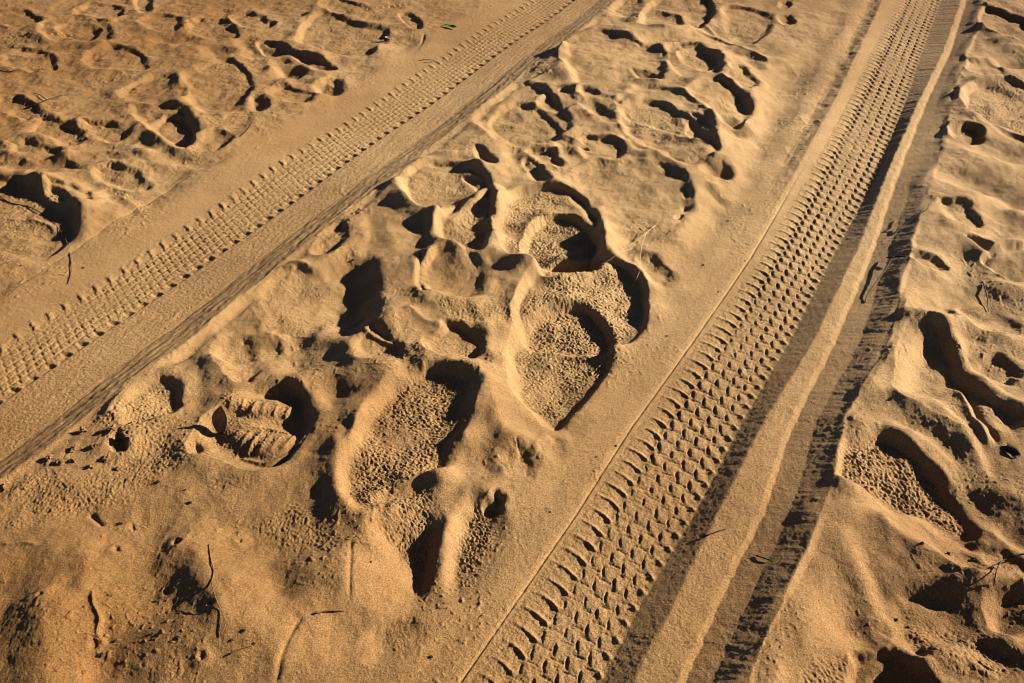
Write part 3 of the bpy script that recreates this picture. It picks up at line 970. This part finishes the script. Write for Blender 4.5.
def sand_material(name='sand'):
    m = bpy.data.materials.new(name)
    nt = nodes(m); L = nt.links.new
    out = nt.nodes.new('ShaderNodeOutputMaterial'); b = nt.nodes.new('ShaderNodeBsdfPrincipled')
    L(b.outputs[0], out.inputs[0])
    geo = nt.nodes.new('ShaderNodeNewGeometry')

    def noise(scale, detail=2.0, rough=.5):
        n = nt.nodes.new('ShaderNodeTexNoise'); n.inputs['Scale'].default_value = scale
        n.inputs['Detail'].default_value = detail; n.inputs['Roughness'].default_value = rough
        L(geo.outputs['Position'], n.inputs['Vector']); return n

    def ramp(src, *st):
        r = nt.nodes.new('ShaderNodeValToRGB'); L(src, r.inputs[0])
        e = r.color_ramp.elements
        while len(e) > 1:
            e.remove(e[-1])
        e[0].position = st[0][0]; e[0].color = st[0][1]
        for p, c in st[1:]:
            k = e.new(p); k.color = c
        return r

    def mix(kind, fac, a, c):
        x = nt.nodes.new('ShaderNodeMix'); x.data_type = 'RGBA'; x.blend_type = kind
        if isinstance(fac, float):
            x.inputs[0].default_value = fac
        else:
            L(fac, x.inputs[0])
        L(a, x.inputs[6]); L(c, x.inputs[7]); return x.outputs[2]
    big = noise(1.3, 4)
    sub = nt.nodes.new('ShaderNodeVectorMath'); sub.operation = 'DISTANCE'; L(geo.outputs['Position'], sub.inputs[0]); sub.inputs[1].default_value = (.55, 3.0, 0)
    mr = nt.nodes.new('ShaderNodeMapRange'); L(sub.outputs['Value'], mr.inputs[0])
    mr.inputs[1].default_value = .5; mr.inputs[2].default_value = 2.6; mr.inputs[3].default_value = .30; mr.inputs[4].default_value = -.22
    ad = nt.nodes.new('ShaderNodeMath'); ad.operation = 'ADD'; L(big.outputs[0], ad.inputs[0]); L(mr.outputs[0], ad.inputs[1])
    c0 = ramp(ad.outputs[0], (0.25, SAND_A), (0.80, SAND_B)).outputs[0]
    mid = ramp(noise(14, 4, .6).outputs[0], (.3, (.86, .85, .83, 1)), (.7, (1.08, 1.08, 1.08, 1))).outputs[0]
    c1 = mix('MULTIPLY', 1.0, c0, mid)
    grain = ramp(noise(330, 3, .8).outputs[0], (.34, (.40, .35, .30, 1)), (.5, (1, 1, 1, 1)), (.68, (1.65, 1.7, 1.8, 1))).outputs[0]
    c2 = mix('MULTIPLY', 0.85, c1, grain)
    # scattered dark mineral grains
    v = nt.nodes.new('ShaderNodeTexVoronoi'); v.inputs['Scale'].default_value = 260
    L(geo.outputs['Position'], v.inputs['Vector'])
    sep = nt.nodes.new('ShaderNodeSeparateColor'); L(v.outputs['Color'], sep.inputs[0])
    big_d = nt.nodes.new('ShaderNodeMath'); big_d.operation = 'GREATER_THAN'; L(sep.outputs[0], big_d.inputs[0]); big_d.inputs[1].default_value = .982
    cl = nt.nodes.new('ShaderNodeMath'); cl.operation = 'LESS_THAN'; L(v.outputs['Distance'], cl.inputs[0]); cl.inputs[1].default_value = .33
    mm = nt.nodes.new('ShaderNodeMath'); mm.operation = 'MULTIPLY'; L(big_d.outputs[0], mm.inputs[0]); L(cl.outputs[0], mm.inputs[1])
    dk = nt.nodes.new('ShaderNodeRGB'); dk.outputs[0].default_value = (.09, .05, .025, 1)
    c3 = mix('MIX', mm.outputs[0], c2, dk.outputs[0])
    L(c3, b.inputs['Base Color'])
    b.inputs['Roughness'].default_value = .92
    b.inputs['Specular IOR Level'].default_value = .18
    bn = nt.nodes.new('ShaderNodeBump'); bn.inputs['Strength'].default_value = .85; bn.inputs['Distance'].default_value = .0018
    L(noise(300, 3, .75).outputs[0], bn.inputs['Height'])
    L(bn.outputs[0], b.inputs['Normal'])
    return m


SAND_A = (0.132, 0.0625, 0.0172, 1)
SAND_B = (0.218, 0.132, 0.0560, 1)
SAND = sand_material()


def plain(name, c0, c1, scale=60, rough=.8, spec=.2, stretch=(1, 1, 1)):
    m = bpy.data.materials.new(name)
    nt = nodes(m); L = nt.links.new
    out = nt.nodes.new('ShaderNodeOutputMaterial'); b = nt.nodes.new('ShaderNodeBsdfPrincipled'); L(b.outputs[0], out.inputs[0])
    tc = nt.nodes.new('ShaderNodeTexCoord'); mp = nt.nodes.new('ShaderNodeMapping'); mp.inputs['Scale'].default_value = stretch
    L(tc.outputs['Object'], mp.inputs[0])
    n = nt.nodes.new('ShaderNodeTexNoise'); n.inputs['Scale'].default_value = scale; n.inputs['Detail'].default_value = 4
    L(mp.outputs[0], n.inputs['Vector'])
    r = nt.nodes.new('ShaderNodeValToRGB'); L(n.outputs[0], r.inputs[0])
    r.color_ramp.elements[0].position = .3; r.color_ramp.elements[0].color = (*c0, 1)
    r.color_ramp.elements[1].position = .7; r.color_ramp.elements[1].color = (*c1, 1)
    L(r.outputs[0], b.inputs['Base Color'])
    b.inputs['Roughness'].default_value = rough; b.inputs['Specular IOR Level'].default_value = spec
    bn = nt.nodes.new('ShaderNodeBump'); bn.inputs['Strength'].default_value = .4; bn.inputs['Distance'].default_value = .001
    L(n.outputs[0], bn.inputs['Height']); L(bn.outputs[0], b.inputs['Normal'])
    return m


M_TWIG = plain('weathered_twig', (.025, .015, .008), (.06, .037, .02), 220, .85)
M_DARK = plain('dark_bark', (.009, .006, .004), (.024, .015, .009), 240, .8)
M_STRAW = plain('dry_straw', (.30, .23, .13), (.42, .35, .22), 160, .6, .3)
M_STONE = plain('brown_clod', (.07, .035, .012), (.15, .08, .03), 140, .95)
M_LEAF = plain('dead_leaf', (.07, .025, .008), (.19, .085, .025), 90, .5, .4)
M_GREEN = plain('green_leaf', (.012, .035, .004), (.03, .07, .010), 120, .5, .4)
M_SHELL = plain('dark_seed_shell', (.012, .010, .009), (.04, .032, .026), 150, .6, .15)

# ------------------------------------------------------------------ cut the sheet into the ground, the tracks and the footprints
COL = bpy.context.scene.collection
P3 = np.stack([XX, YY, Z.reshape(SH)], 2)


def grad(a, ax):
    return np.gradient(a, axis=ax)


du = grad(P3, 1); dv = grad(P3, 0)
NN = np.cross(du, dv).reshape(-1, 3)
NN /= np.linalg.norm(NN, axis=1, keepdims=True)
P3 = P3.reshape(-1, 3)
ni, nj = SH
ii, jj = np.meshgrid(np.arange(ni - 1), np.arange(nj - 1), indexing='ij')
v0 = (ii * nj + jj).ravel()
QUADS = np.stack([v0, v0 + 1, v0 + nj + 1, v0 + nj], 1)

TPART = []
for side in ('right', 'left'):
    for nm, k in TRACKS[side]:
        TPART.append((side, nm))
        ID[k] = 1000 + len(TPART)
# only the stretch that shows is cut out
farzone = (np.hypot(X, Y - 2.2) > 6.5)
ID[farzone] = 0
FID = ID[QUADS[:, 0]]


def patch(name, fid, parent=None, origin=None):
    f = QUADS[FID == fid]
    if len(f) == 0:
        return None
    used, inv = np.unique(f.ravel(), return_inverse=True)
    co = P3[used]
    o3 = np.zeros(3) if origin is None else np.array(origin)
    if origin == 'auto':
        o3 = np.array([co[:, 0].mean(), co[:, 1].mean(), co[:, 2].min()])
    me = bpy.data.meshes.new(name)
    me.vertices.add(len(used)); me.vertices.foreach_set('co', (co - o3).ravel().astype(np.float32))
    nf = len(f)
    me.loops.add(nf * 4); me.loops.foreach_set('vertex_index', inv.ravel().astype(np.int32))
    me.polygons.add(nf)
    me.polygons.foreach_set('loop_start', np.arange(0, nf * 4, 4, dtype=np.int32))
    try:
        me.polygons.foreach_set('loop_total', np.full(nf, 4, np.int32))
    except Exception:
        pass
    me.polygons.foreach_set('use_smooth', np.ones(nf, bool))
    me.update(calc_edges=True)
    me.normals_split_custom_set_from_vertices(NN[used].astype(np.float32))
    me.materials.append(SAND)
    o = bpy.data.objects.new(name, me); COL.objects.link(o)
    o.location = o3
    if parent is not None:
        o.parent = parent
        o.location = o3 - np.array(parent.location)
    return o


def tag(o, label, cat, group=None):
    o['label'] = label; o['category'] = cat
    if group:
        o['group'] = group


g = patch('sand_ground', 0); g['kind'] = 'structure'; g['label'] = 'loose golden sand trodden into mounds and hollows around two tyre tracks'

TLAB = {'right': 'steep tyre track right of centre with chunky tread blocks and a pale berm',
        'left': 'tyre track crossing the upper left with fine worn tread and a row of dark notches'}
roots = {}
for side in ('right', 'left'):
    gx, gy = G(*((700, 400) if side == 'right' else (250, 200)))
    e = bpy.data.objects.new('tyre_track', None); COL.objects.link(e); e.location = (float(gx), float(gy), -0.02)
    e.empty_display_size = .1
    tag(e, TLAB[side], 'tyre track', 'tyre tracks of one vehicle')
    roots[side] = e
for n, (side, nm) in enumerate(TPART):
    patch(nm, 1001 + n, roots[side], 'auto')
for n, (label, depth) in enumerate(REG):
    o = patch('footprint', n + 1, None, 'auto')
    if o:
        tag(o, label, 'footprint', 'footprints trodden into the sand')

# ------------------------------------------------------------------ small things lying on the sand
XR = P3[:, 0].reshape(SH); YR = P3[:, 1].reshape(SH); ZR = P3[:, 2].reshape(SH)
UROW = XR[0] / (0.50 + 0.545 * max(YR[0, 0], 0.3))


def zat(x, y):
    i = int(np.clip(np.searchsorted(YR[:, 0], y), 1, ni - 1))
    j = int(np.clip(np.searchsorted(UROW, x / (0.50 + 0.545 * max(y, 0.3))), 1, nj - 1))
    return float(max(ZR[i, j], ZR[i - 1, j - 1]))


def spot(px, py):
    """the point of the sand seen at that spot of the photograph"""
    z = 0.0
    for _ in range(8):
        x, y = G(px, py, z); z = 0.5 * z + 0.5 * zat(float(x), float(y))
    x, y = G(px, py, z)
    return np.array([float(x), float(y), zat(float(x), float(y))])


def mesh_obj(name, verts, faces, mat, loc=(0, 0, 0), parent=None, smooth=True):
    me = bpy.data.meshes.new(name); me.from_pydata([tuple(v) for v in verts], [], faces)
    me.materials.append(mat)
    for p in me.polygons:
        p.use_smooth = smooth
    o = bpy.data.objects.new(name, me); COL.objects.link(o); o.location = loc
    if parent is not None:
        o.parent = parent
    return o


def tube(paths, sides=7):
    """paths: list of (points, radii) -> verts, faces"""
    V = []; Fc = []
    for pts, rad in paths:
        pts = np.array(pts, float)
        b0 = len(V)
        for i, p in enumerate(pts):
            d = pts[min(i + 1, len(pts) - 1)] - pts[max(i - 1, 0)]
            d /= max(np.linalg.norm(d), 1e-9)
            a = np.cross(d, [0, 0, 1.0])
            if np.linalg.norm(a) < 1e-3:
                a = np.array([1.0, 0, 0])
            a /= np.linalg.norm(a); c = np.cross(d, a)
            for k in range(sides):
                t = 2 * math.pi * k / sides
                rr = rad[i] * (1 + .16 * math.sin(5.1 * i + 2.3 * k))
                V.append(p + rr * (math.cos(t) * a + math.sin(t) * c))
        for i in range(len(pts) - 1):
            for k in range(sides):
                q = b0 + i * sides
                Fc.append((q + k, q + (k + 1) % sides, q + sides + (k + 1) % sides, q + sides + k))
        Fc.append(tuple(b0 + k for k in range(sides))[::-1])
        q = b0 + (len(pts) - 1) * sides
        Fc.append(tuple(q + k for k in range(sides)))
    return V, Fc


rng = random.Random(5)


def twig(label, paths, mat=None, r=1.6, lift=None, name='twig', cat='twig', group=None):
    """paths: lists of (px, py, height above the sand in mm); radius in mm"""
    P = []
    for path in paths:
        pts = []
        for q in path:
            s = spot(q[0], q[1])
            s[2] += (q[2] if len(q) > 2 else 0.5) * .001 + r * .0006
            pts.append(s)
        pts = np.array(pts)
        fine = []
        m = 4
        q = np.vstack([2 * pts[0] - pts[1], pts, 2 * pts[-1] - pts[-2]])
        for i in range(1, len(q) - 2):
            for t in np.arange(m) / m:
                p0, p1, p2, p3 = q[i - 1], q[i], q[i + 1], q[i + 2]
                fine.append(0.5 * (2 * p1 + (p2 - p0) * t + (2 * p0 - 5 * p1 + 4 * p2 - p3) * t * t + (3 * p1 - p0 - 3 * p2 + p3) * t ** 3))
        fine.append(pts[-1])
        n = len(fine)
        rad = [r * .001 * (1 - .45 * i / n) * rng.uniform(.85, 1.15) for i in range(n)]
        P.append((fine, rad))
    V, Fc = tube(P)
    V = np.array(V); o3 = V.mean(0); o3[2] = V[:, 2].min()
    o = mesh_obj(name, V - o3, Fc, mat or M_TWIG, tuple(o3))
    tag(o, label, cat, group)
    return o


def pebble_mesh(seed, rough=.75):
    r = random.Random(seed)
    V = []; Fc = []
    nt_, nl = 7, 10
    ph = [r.uniform(0, 6.28) for _ in range(8)]
    for i in range(nt_ + 1):
        th = math.pi * i / nt_
        for j in range(nl):
            l = 2 * math.pi * j / nl
            d = np.array([math.sin(th) * math.cos(l), math.sin(th) * math.sin(l), math.cos(th)])
            k = 1 + rough * (.5 * math.sin(2.3 * d[0] * 2 + ph[0]) * math.sin(2.1 * d[1] * 2 + ph[1]) + .4 * math.sin(5 * d[0] + ph[2]) * math.sin(5 * d[2] + ph[3]) + .3 * math.sin(9 * d[1] + ph[4] + 4 * d[2]))
            V.append(d * k)
    for i in range(nt_):
        for j in range(nl):
            a = i * nl + j; b = i * nl + (j + 1) % nl
            Fc.append((a, a + nl, b + nl, b))
    return V, Fc


def pebble(label, px, py, size, seed, mat=None, group=None, name='pebble', cat='pebble'):
    s = spot(px, py)
    V, Fc = pebble_mesh(seed)
    r = random.Random(seed * 3)
    sc = np.array([size * r.uniform(.85, 1.25), size * r.uniform(.8, 1.1), size * r.uniform(.6, .85)]) * .001
    o = mesh_obj(name, [v * sc for v in V], Fc, mat or M_STONE, (s[0], s[1], s[2] + sc[2] * .25), smooth=False)
    o.rotation_euler = (0, 0, r.uniform(0, 6))
    tag(o, label, cat, group)
    return o


def curled_leaf(name, label, cat, px, py, length, width, curl, rot, pitch, mat, lift=0, stem=None, axes=None):
    """a thin leaf with thickness, curled along its length"""
    nu_, nv_ = 14, 8
    V = []; th = .0007
    for side in (1, -1):
        for i in range(nu_ + 1):
            a = i / nu_
            wd = width * (math.sin(math.pi * min(max(a, .02), .985)) ** .7)
            for j in range(nv_ + 1):
                b = (j / nv_ - .5)
                ang = b * curl
                R = wd / max(curl, .01)
                yy = R * math.sin(ang); zz = R * (1 - math.cos(ang)) + .05 * length * math.sin(a * 9 + b * 3) * .3 + .12 * length * (a - .5) ** 2 * 4 * .5
                nrm = np.array([0, -math.sin(ang), math.cos(ang)])
                V.append(np.array([(a - .5) * length, yy, zz]) + nrm * th * .5 * side)
    Fc = []
    n1 = (nu_ + 1) * (nv_ + 1)
    for i in range(nu_):
        for j in range(nv_):
            q = i * (nv_ + 1) + j
            f = (q, q + nv_ + 1, q + nv_ + 2, q + 1)
            Fc.append(f); Fc.append(tuple(n1 + k for k in f[::-1]))
    ring = [j for j in range(nv_ + 1)] + [i * (nv_ + 1) + nv_ for i in range(1, nu_ + 1)] + [nu_ * (nv_ + 1) + j for j in range(nv_ - 1, -1, -1)] + [i * (nv_ + 1) for i in range(nu_ - 1, 0, -1)]
    for a, b in zip(ring, ring[1:] + ring[:1]):
        Fc.append((a, b, n1 + b, n1 + a))
    s = spot(px, py)
    root = bpy.data.objects.new(name, None); COL.objects.link(root); root.empty_display_size = .02
    root.location = s
    tag(root, label, cat)
    o = mesh_obj('leaf_blade', V, Fc, mat, (0, 0, lift), root)
    o.rotation_euler = (math.radians(pitch[0]), math.radians(pitch[1]), math.radians(rot))
    if axes is not None:
        from mathutils import Matrix, Vector as Vc
        xd = Vc(axes[0]).normalized(); zd = Vc(axes[1]); zd = (zd - xd * zd.dot(xd)).normalized(); yd = zd.cross(xd)
        o.rotation_euler = Matrix((xd, yd, zd)).transposed().to_euler()
    if stem is not None:
        Vs, Fs = tube([(stem, [.0009] * (len(stem) - 1) + [.0006])])
        mesh_obj('leaf_stalk', Vs, Fs, mat, (0, 0, 0), root)
    return root


twig('thin curved dark root tracing the floor of the deep footprint at the left edge', [[(0, 197, 2), (10, 203), (28, 207), (44, 215), (58, 228), (67, 243), (71, 262), (71, 274), (68, 284, 0)]], M_TWIG, 1.7, name='root', cat='root')
twig('short dark forked stick lying on lumpy sand at the upper left', [[(24, 109, 0), (36, 105), (47, 101, 3), (60, 97, 4), (69, 95, 1)], [(47, 101, 3), (40, 96, 4), (34, 94, 1)]], M_DARK, 1.8)
twig('short dark stick near the left edge by a small shadowed dent', [[(-3, 70, 2), (7, 73, 3), (18, 70, 1)]], M_DARK, 2.6)
twig('tiny pale twig on the sand above the deep left edge footprint', [[(110, 153), (117, 148, 2), (123, 144)]], M_TWIG, 1.2)
twig('small bent twig forming a bracket just left of the left tyre track', [[(419, 61), (426, 60, 2), (435, 61)], [(424, 63), (430, 63, 1), (433, 60)]], M_TWIG, 1.3)
twig('forked pale dry straw standing over the shadow crescent in the middle', [[(655, 228, 8), (646, 237, 14), (635, 245, 8), (618, 252, 1)], [(646, 237, 14), (641, 252, 12), (640, 263, 7), (639, 274, 4), (632, 287, 1)], [(600, 267, 1), (620, 255, 6), (632, 251, 8)]], M_STRAW, .65, name='dry_straw', cat='straw')
twig('straight dark stick with a hooked top on the bank of the right tyre track', [[(893, 235, 1), (905, 226, 6), (915, 219, 10), (926, 213, 12), (927, 208, 14)]], M_DARK, 1.6)
twig('long bent dark stick hanging down the bank toward the pale berm', [[(906, 258, 3), (893, 260, 8), (884, 273, 7), (874, 286, 5), (867, 296, 3), (865, 303, 0)], [(893, 260, 8), (886, 259, 4)]], M_DARK, 1.8)
twig('thin upright twig with a pale side below the large right hollow', [[(983, 284, 2), (985, 292, 5), (987, 302, 5), (988, 312, 1)]], M_TWIG, 1.7)
twig('thin forked branch reaching in from the lower right edge', [[(1034, 553, 3), (1016, 558, 9), (1002, 564, 10), (990, 569, 2)], [(1000, 565, 10), (995, 574, 8), (993, 587, 2)]], M_DARK, 1.5, name='branch', cat='branch')
twig('pale forked twig lying over the berm of the right tyre track', [[(703, 538, 1), (714, 534, 4), (727, 529, 1)], [(709, 536, 3), (701, 537, 1)]], M_TWIG, 1.3)
twig('short dark chip of stick right of the berm near the bottom', [[(756, 556, 1), (762, 559, 3), (771, 561, 1)]], M_DARK, 1.6)
twig('thin raised root beside the slanting dark trough at the lower left', [[(209, 545, 0), (211, 560), (214, 572), (212, 584, 2), (217, 602, 3), (224, 617, 3), (226, 625, 3), (221, 637, 1)]], M_STONE, 1.2, name='root', cat='root')
twig('short pale root below the slanting dark trough at the lower left', [[(229, 655, 1), (240, 650, 2), (254, 645, 0)]], M_STONE, 1.6, name='root', cat='root')
twig('small pale stick lying at the top of a groove near the bottom edge', [[(315, 614, 1), (326, 612, 2), (345, 611, 0)]], M_STONE, 2.0)
twig('tiny dark twig below the wide pale shallow footprint at the upper left', [[(240, 137), (247, 131, 2), (252, 123)]], M_DARK, 1.3)
twig('tiny pale straw lying on the plain strip beside the left tread', [[(345, 196), (342, 190, 3), (347, 186, 4)]], M_STRAW, .65, name='dry_straw', cat='straw')
curled_leaf('dead_leaf', 'curled brown dead leaf standing upright in the shoe print', 'leaf', 224, 428, .066, .046, 2.0, 0, (0, 0), M_LEAF, .024, axes=((.10, .35, .93), (-.30, -.90, .35)))
curled_leaf('green_leaf', 'small green leaf lying on smooth sand near the top edge', 'leaf', 451, 28, .062, .022, 1.2, -22, (10, 4), M_GREEN, .006, [(-.030, .012, .006), (-.038, .015, .007), (-.046, .014, .003)])
curled_leaf('seed_shell', 'dark curved seed shell lying on the right bank', 'seed shell', 1010, 453, .042, .022, 2.4, -40, (25, 0), M_SHELL, .004)
curled_leaf('dead_leaf', 'scrap of reddish dead leaf right of the wide pebbly footprint near the top', 'leaf', 388, 39, .03, .018, 1.6, 20, (25, 10), M_LEAF, .005)
PEB = 'clods around the crumbly burrow'
for n, (px, py, s, l) in enumerate([
        (83, 432, 9, 'elongated brown clod lying apart, up and left of the crumbly burrow'),
        (112, 430, 9, 'brown clod on the upper left rim of the crumbly burrow'),
        (127, 436, 11, 'pale clod on the right rim of the crumbly burrow'),
        (107, 459, 9, 'dark sided clod directly below the crumbly burrow'),
        (95, 446, 8, 'round clod touching the left side of the crumbly burrow'),
        (74, 450, 8, 'small brown clod midway between the burrow and the left track'),
        (91, 467, 8, 'small clod lowest in the scatter below the burrow'),
        (60, 463, 8, 'flat clod in the scatter left of the burrow'),
        (73, 461, 7, 'small rounded clod in the middle of the scatter left of the burrow'),
        (49, 458, 7, 'small dark clod nearest the left track in the scatter'),
        (3, 489, 10, 'reddish clod at the left edge below the left track'),
        (131, 425, 6, 'tiny clod up and right of the crumbly burrow'),
        (118, 469, 6, 'tiny pale clod below and right of the burrow')]):
    pebble(l, px, py, s, 11 + n, None, PEB, 'clod', 'clod of sand')
G2 = 'dark grains scattered on the sand'
for n, (px, py, s) in enumerate([(591, 62, 4), (611, 68, 4), (644, 60, 3), (631, 53, 3), (626, 55, 3), (617, 53, 3), (797, 47, 4), (818, 86, 3), (834, 87, 3), (801, 150, 4), (728, 221, 4), (703, 265, 5), (745, 261, 3), (718, 292, 4), (667, 336, 4), (616, 446, 4),
        (596, 457, 3), (897, 396, 5), (1005, 384, 4), (922, 544, 5), (949, 554, 5), (974, 559, 4), (896, 620, 5), (908, 627, 4), (960, 641, 4), (431, 657, 5), (371, 562, 3), (550, 512, 3), (83, 268, 5), (21, 266, 4), (43, 284, 4), (55, 291, 3), (190, 503, 6), (185, 490, 4), (158, 482, 5), (120, 524, 6), (157, 601, 4), (152, 634, 4), (178, 638, 6), (101, 655, 6), (115, 641, 4), (232, 640, 4), (244, 630, 5), (254, 644, 5), (393, 260, 3), (353, 260, 5), (480, 276, 3)]):
    pebble('tiny dark grain of grit lying loose on the sand', px, py, s * .62, 60 + n, M_DARK, G2, 'grit_grain', 'grain')


# ------------------------------------------------------------------ light, sky, camera
sc = bpy.context.scene
w = bpy.data.worlds.new('World'); sc.world = w; w.use_nodes = True
nt = w.node_tree
bg = nt.nodes['Background']
sky = nt.nodes.new('ShaderNodeTexSky'); sky.sky_type = 'NISHITA'; sky.sun_disc = False
sky.sun_elevation = SUN_EL
sky.sun_rotation = math.pi / 2 - SUN_AZ
sky.altitude = 300; sky.air_density = 0.25; sky.dust_density = 0.1; sky.ozone_density = 1.0
nt.links.new(sky.outputs[0], bg.inputs[0]); bg.inputs[1].default_value = 0.05
sd = bpy.data.lights.new('sun', 'SUN'); sd.energy = 5.0; sd.angle = math.radians(.5); sd.color = (1.0, .93, .78)
so = bpy.data.objects.new('sun', sd); COL.objects.link(so)
from mathutils import Vector
dvec = Vector((math.cos(SUN_EL) * SUNXY[0], math.cos(SUN_EL) * SUNXY[1], math.sin(SUN_EL)))
so.rotation_euler = dvec.to_track_quat('Z', 'Y').to_euler(); so.location = dvec * 20

cd = bpy.data.cameras.new('camera'); co = bpy.data.objects.new('camera', cd); COL.objects.link(co)
cd.lens = LENS; cd.sensor_width = SENSOR; cd.clip_start = .05; cd.clip_end = 5000
co.location = (0, 0, CAMH); co.rotation_euler = (math.pi / 2 - PITCH, 0, 0)
sc.camera = co
sc.view_settings.view_transform = 'Standard'; sc.view_settings.look = 'None'
sc.view_settings.exposure = 2.0; sc.view_settings.gamma = 1.0
sc.cycles.pixel_filter_type = 'BLACKMAN_HARRIS'; sc.cycles.filter_width = 0.95
sc.render.resolution_x = W; sc.render.resolution_y = H
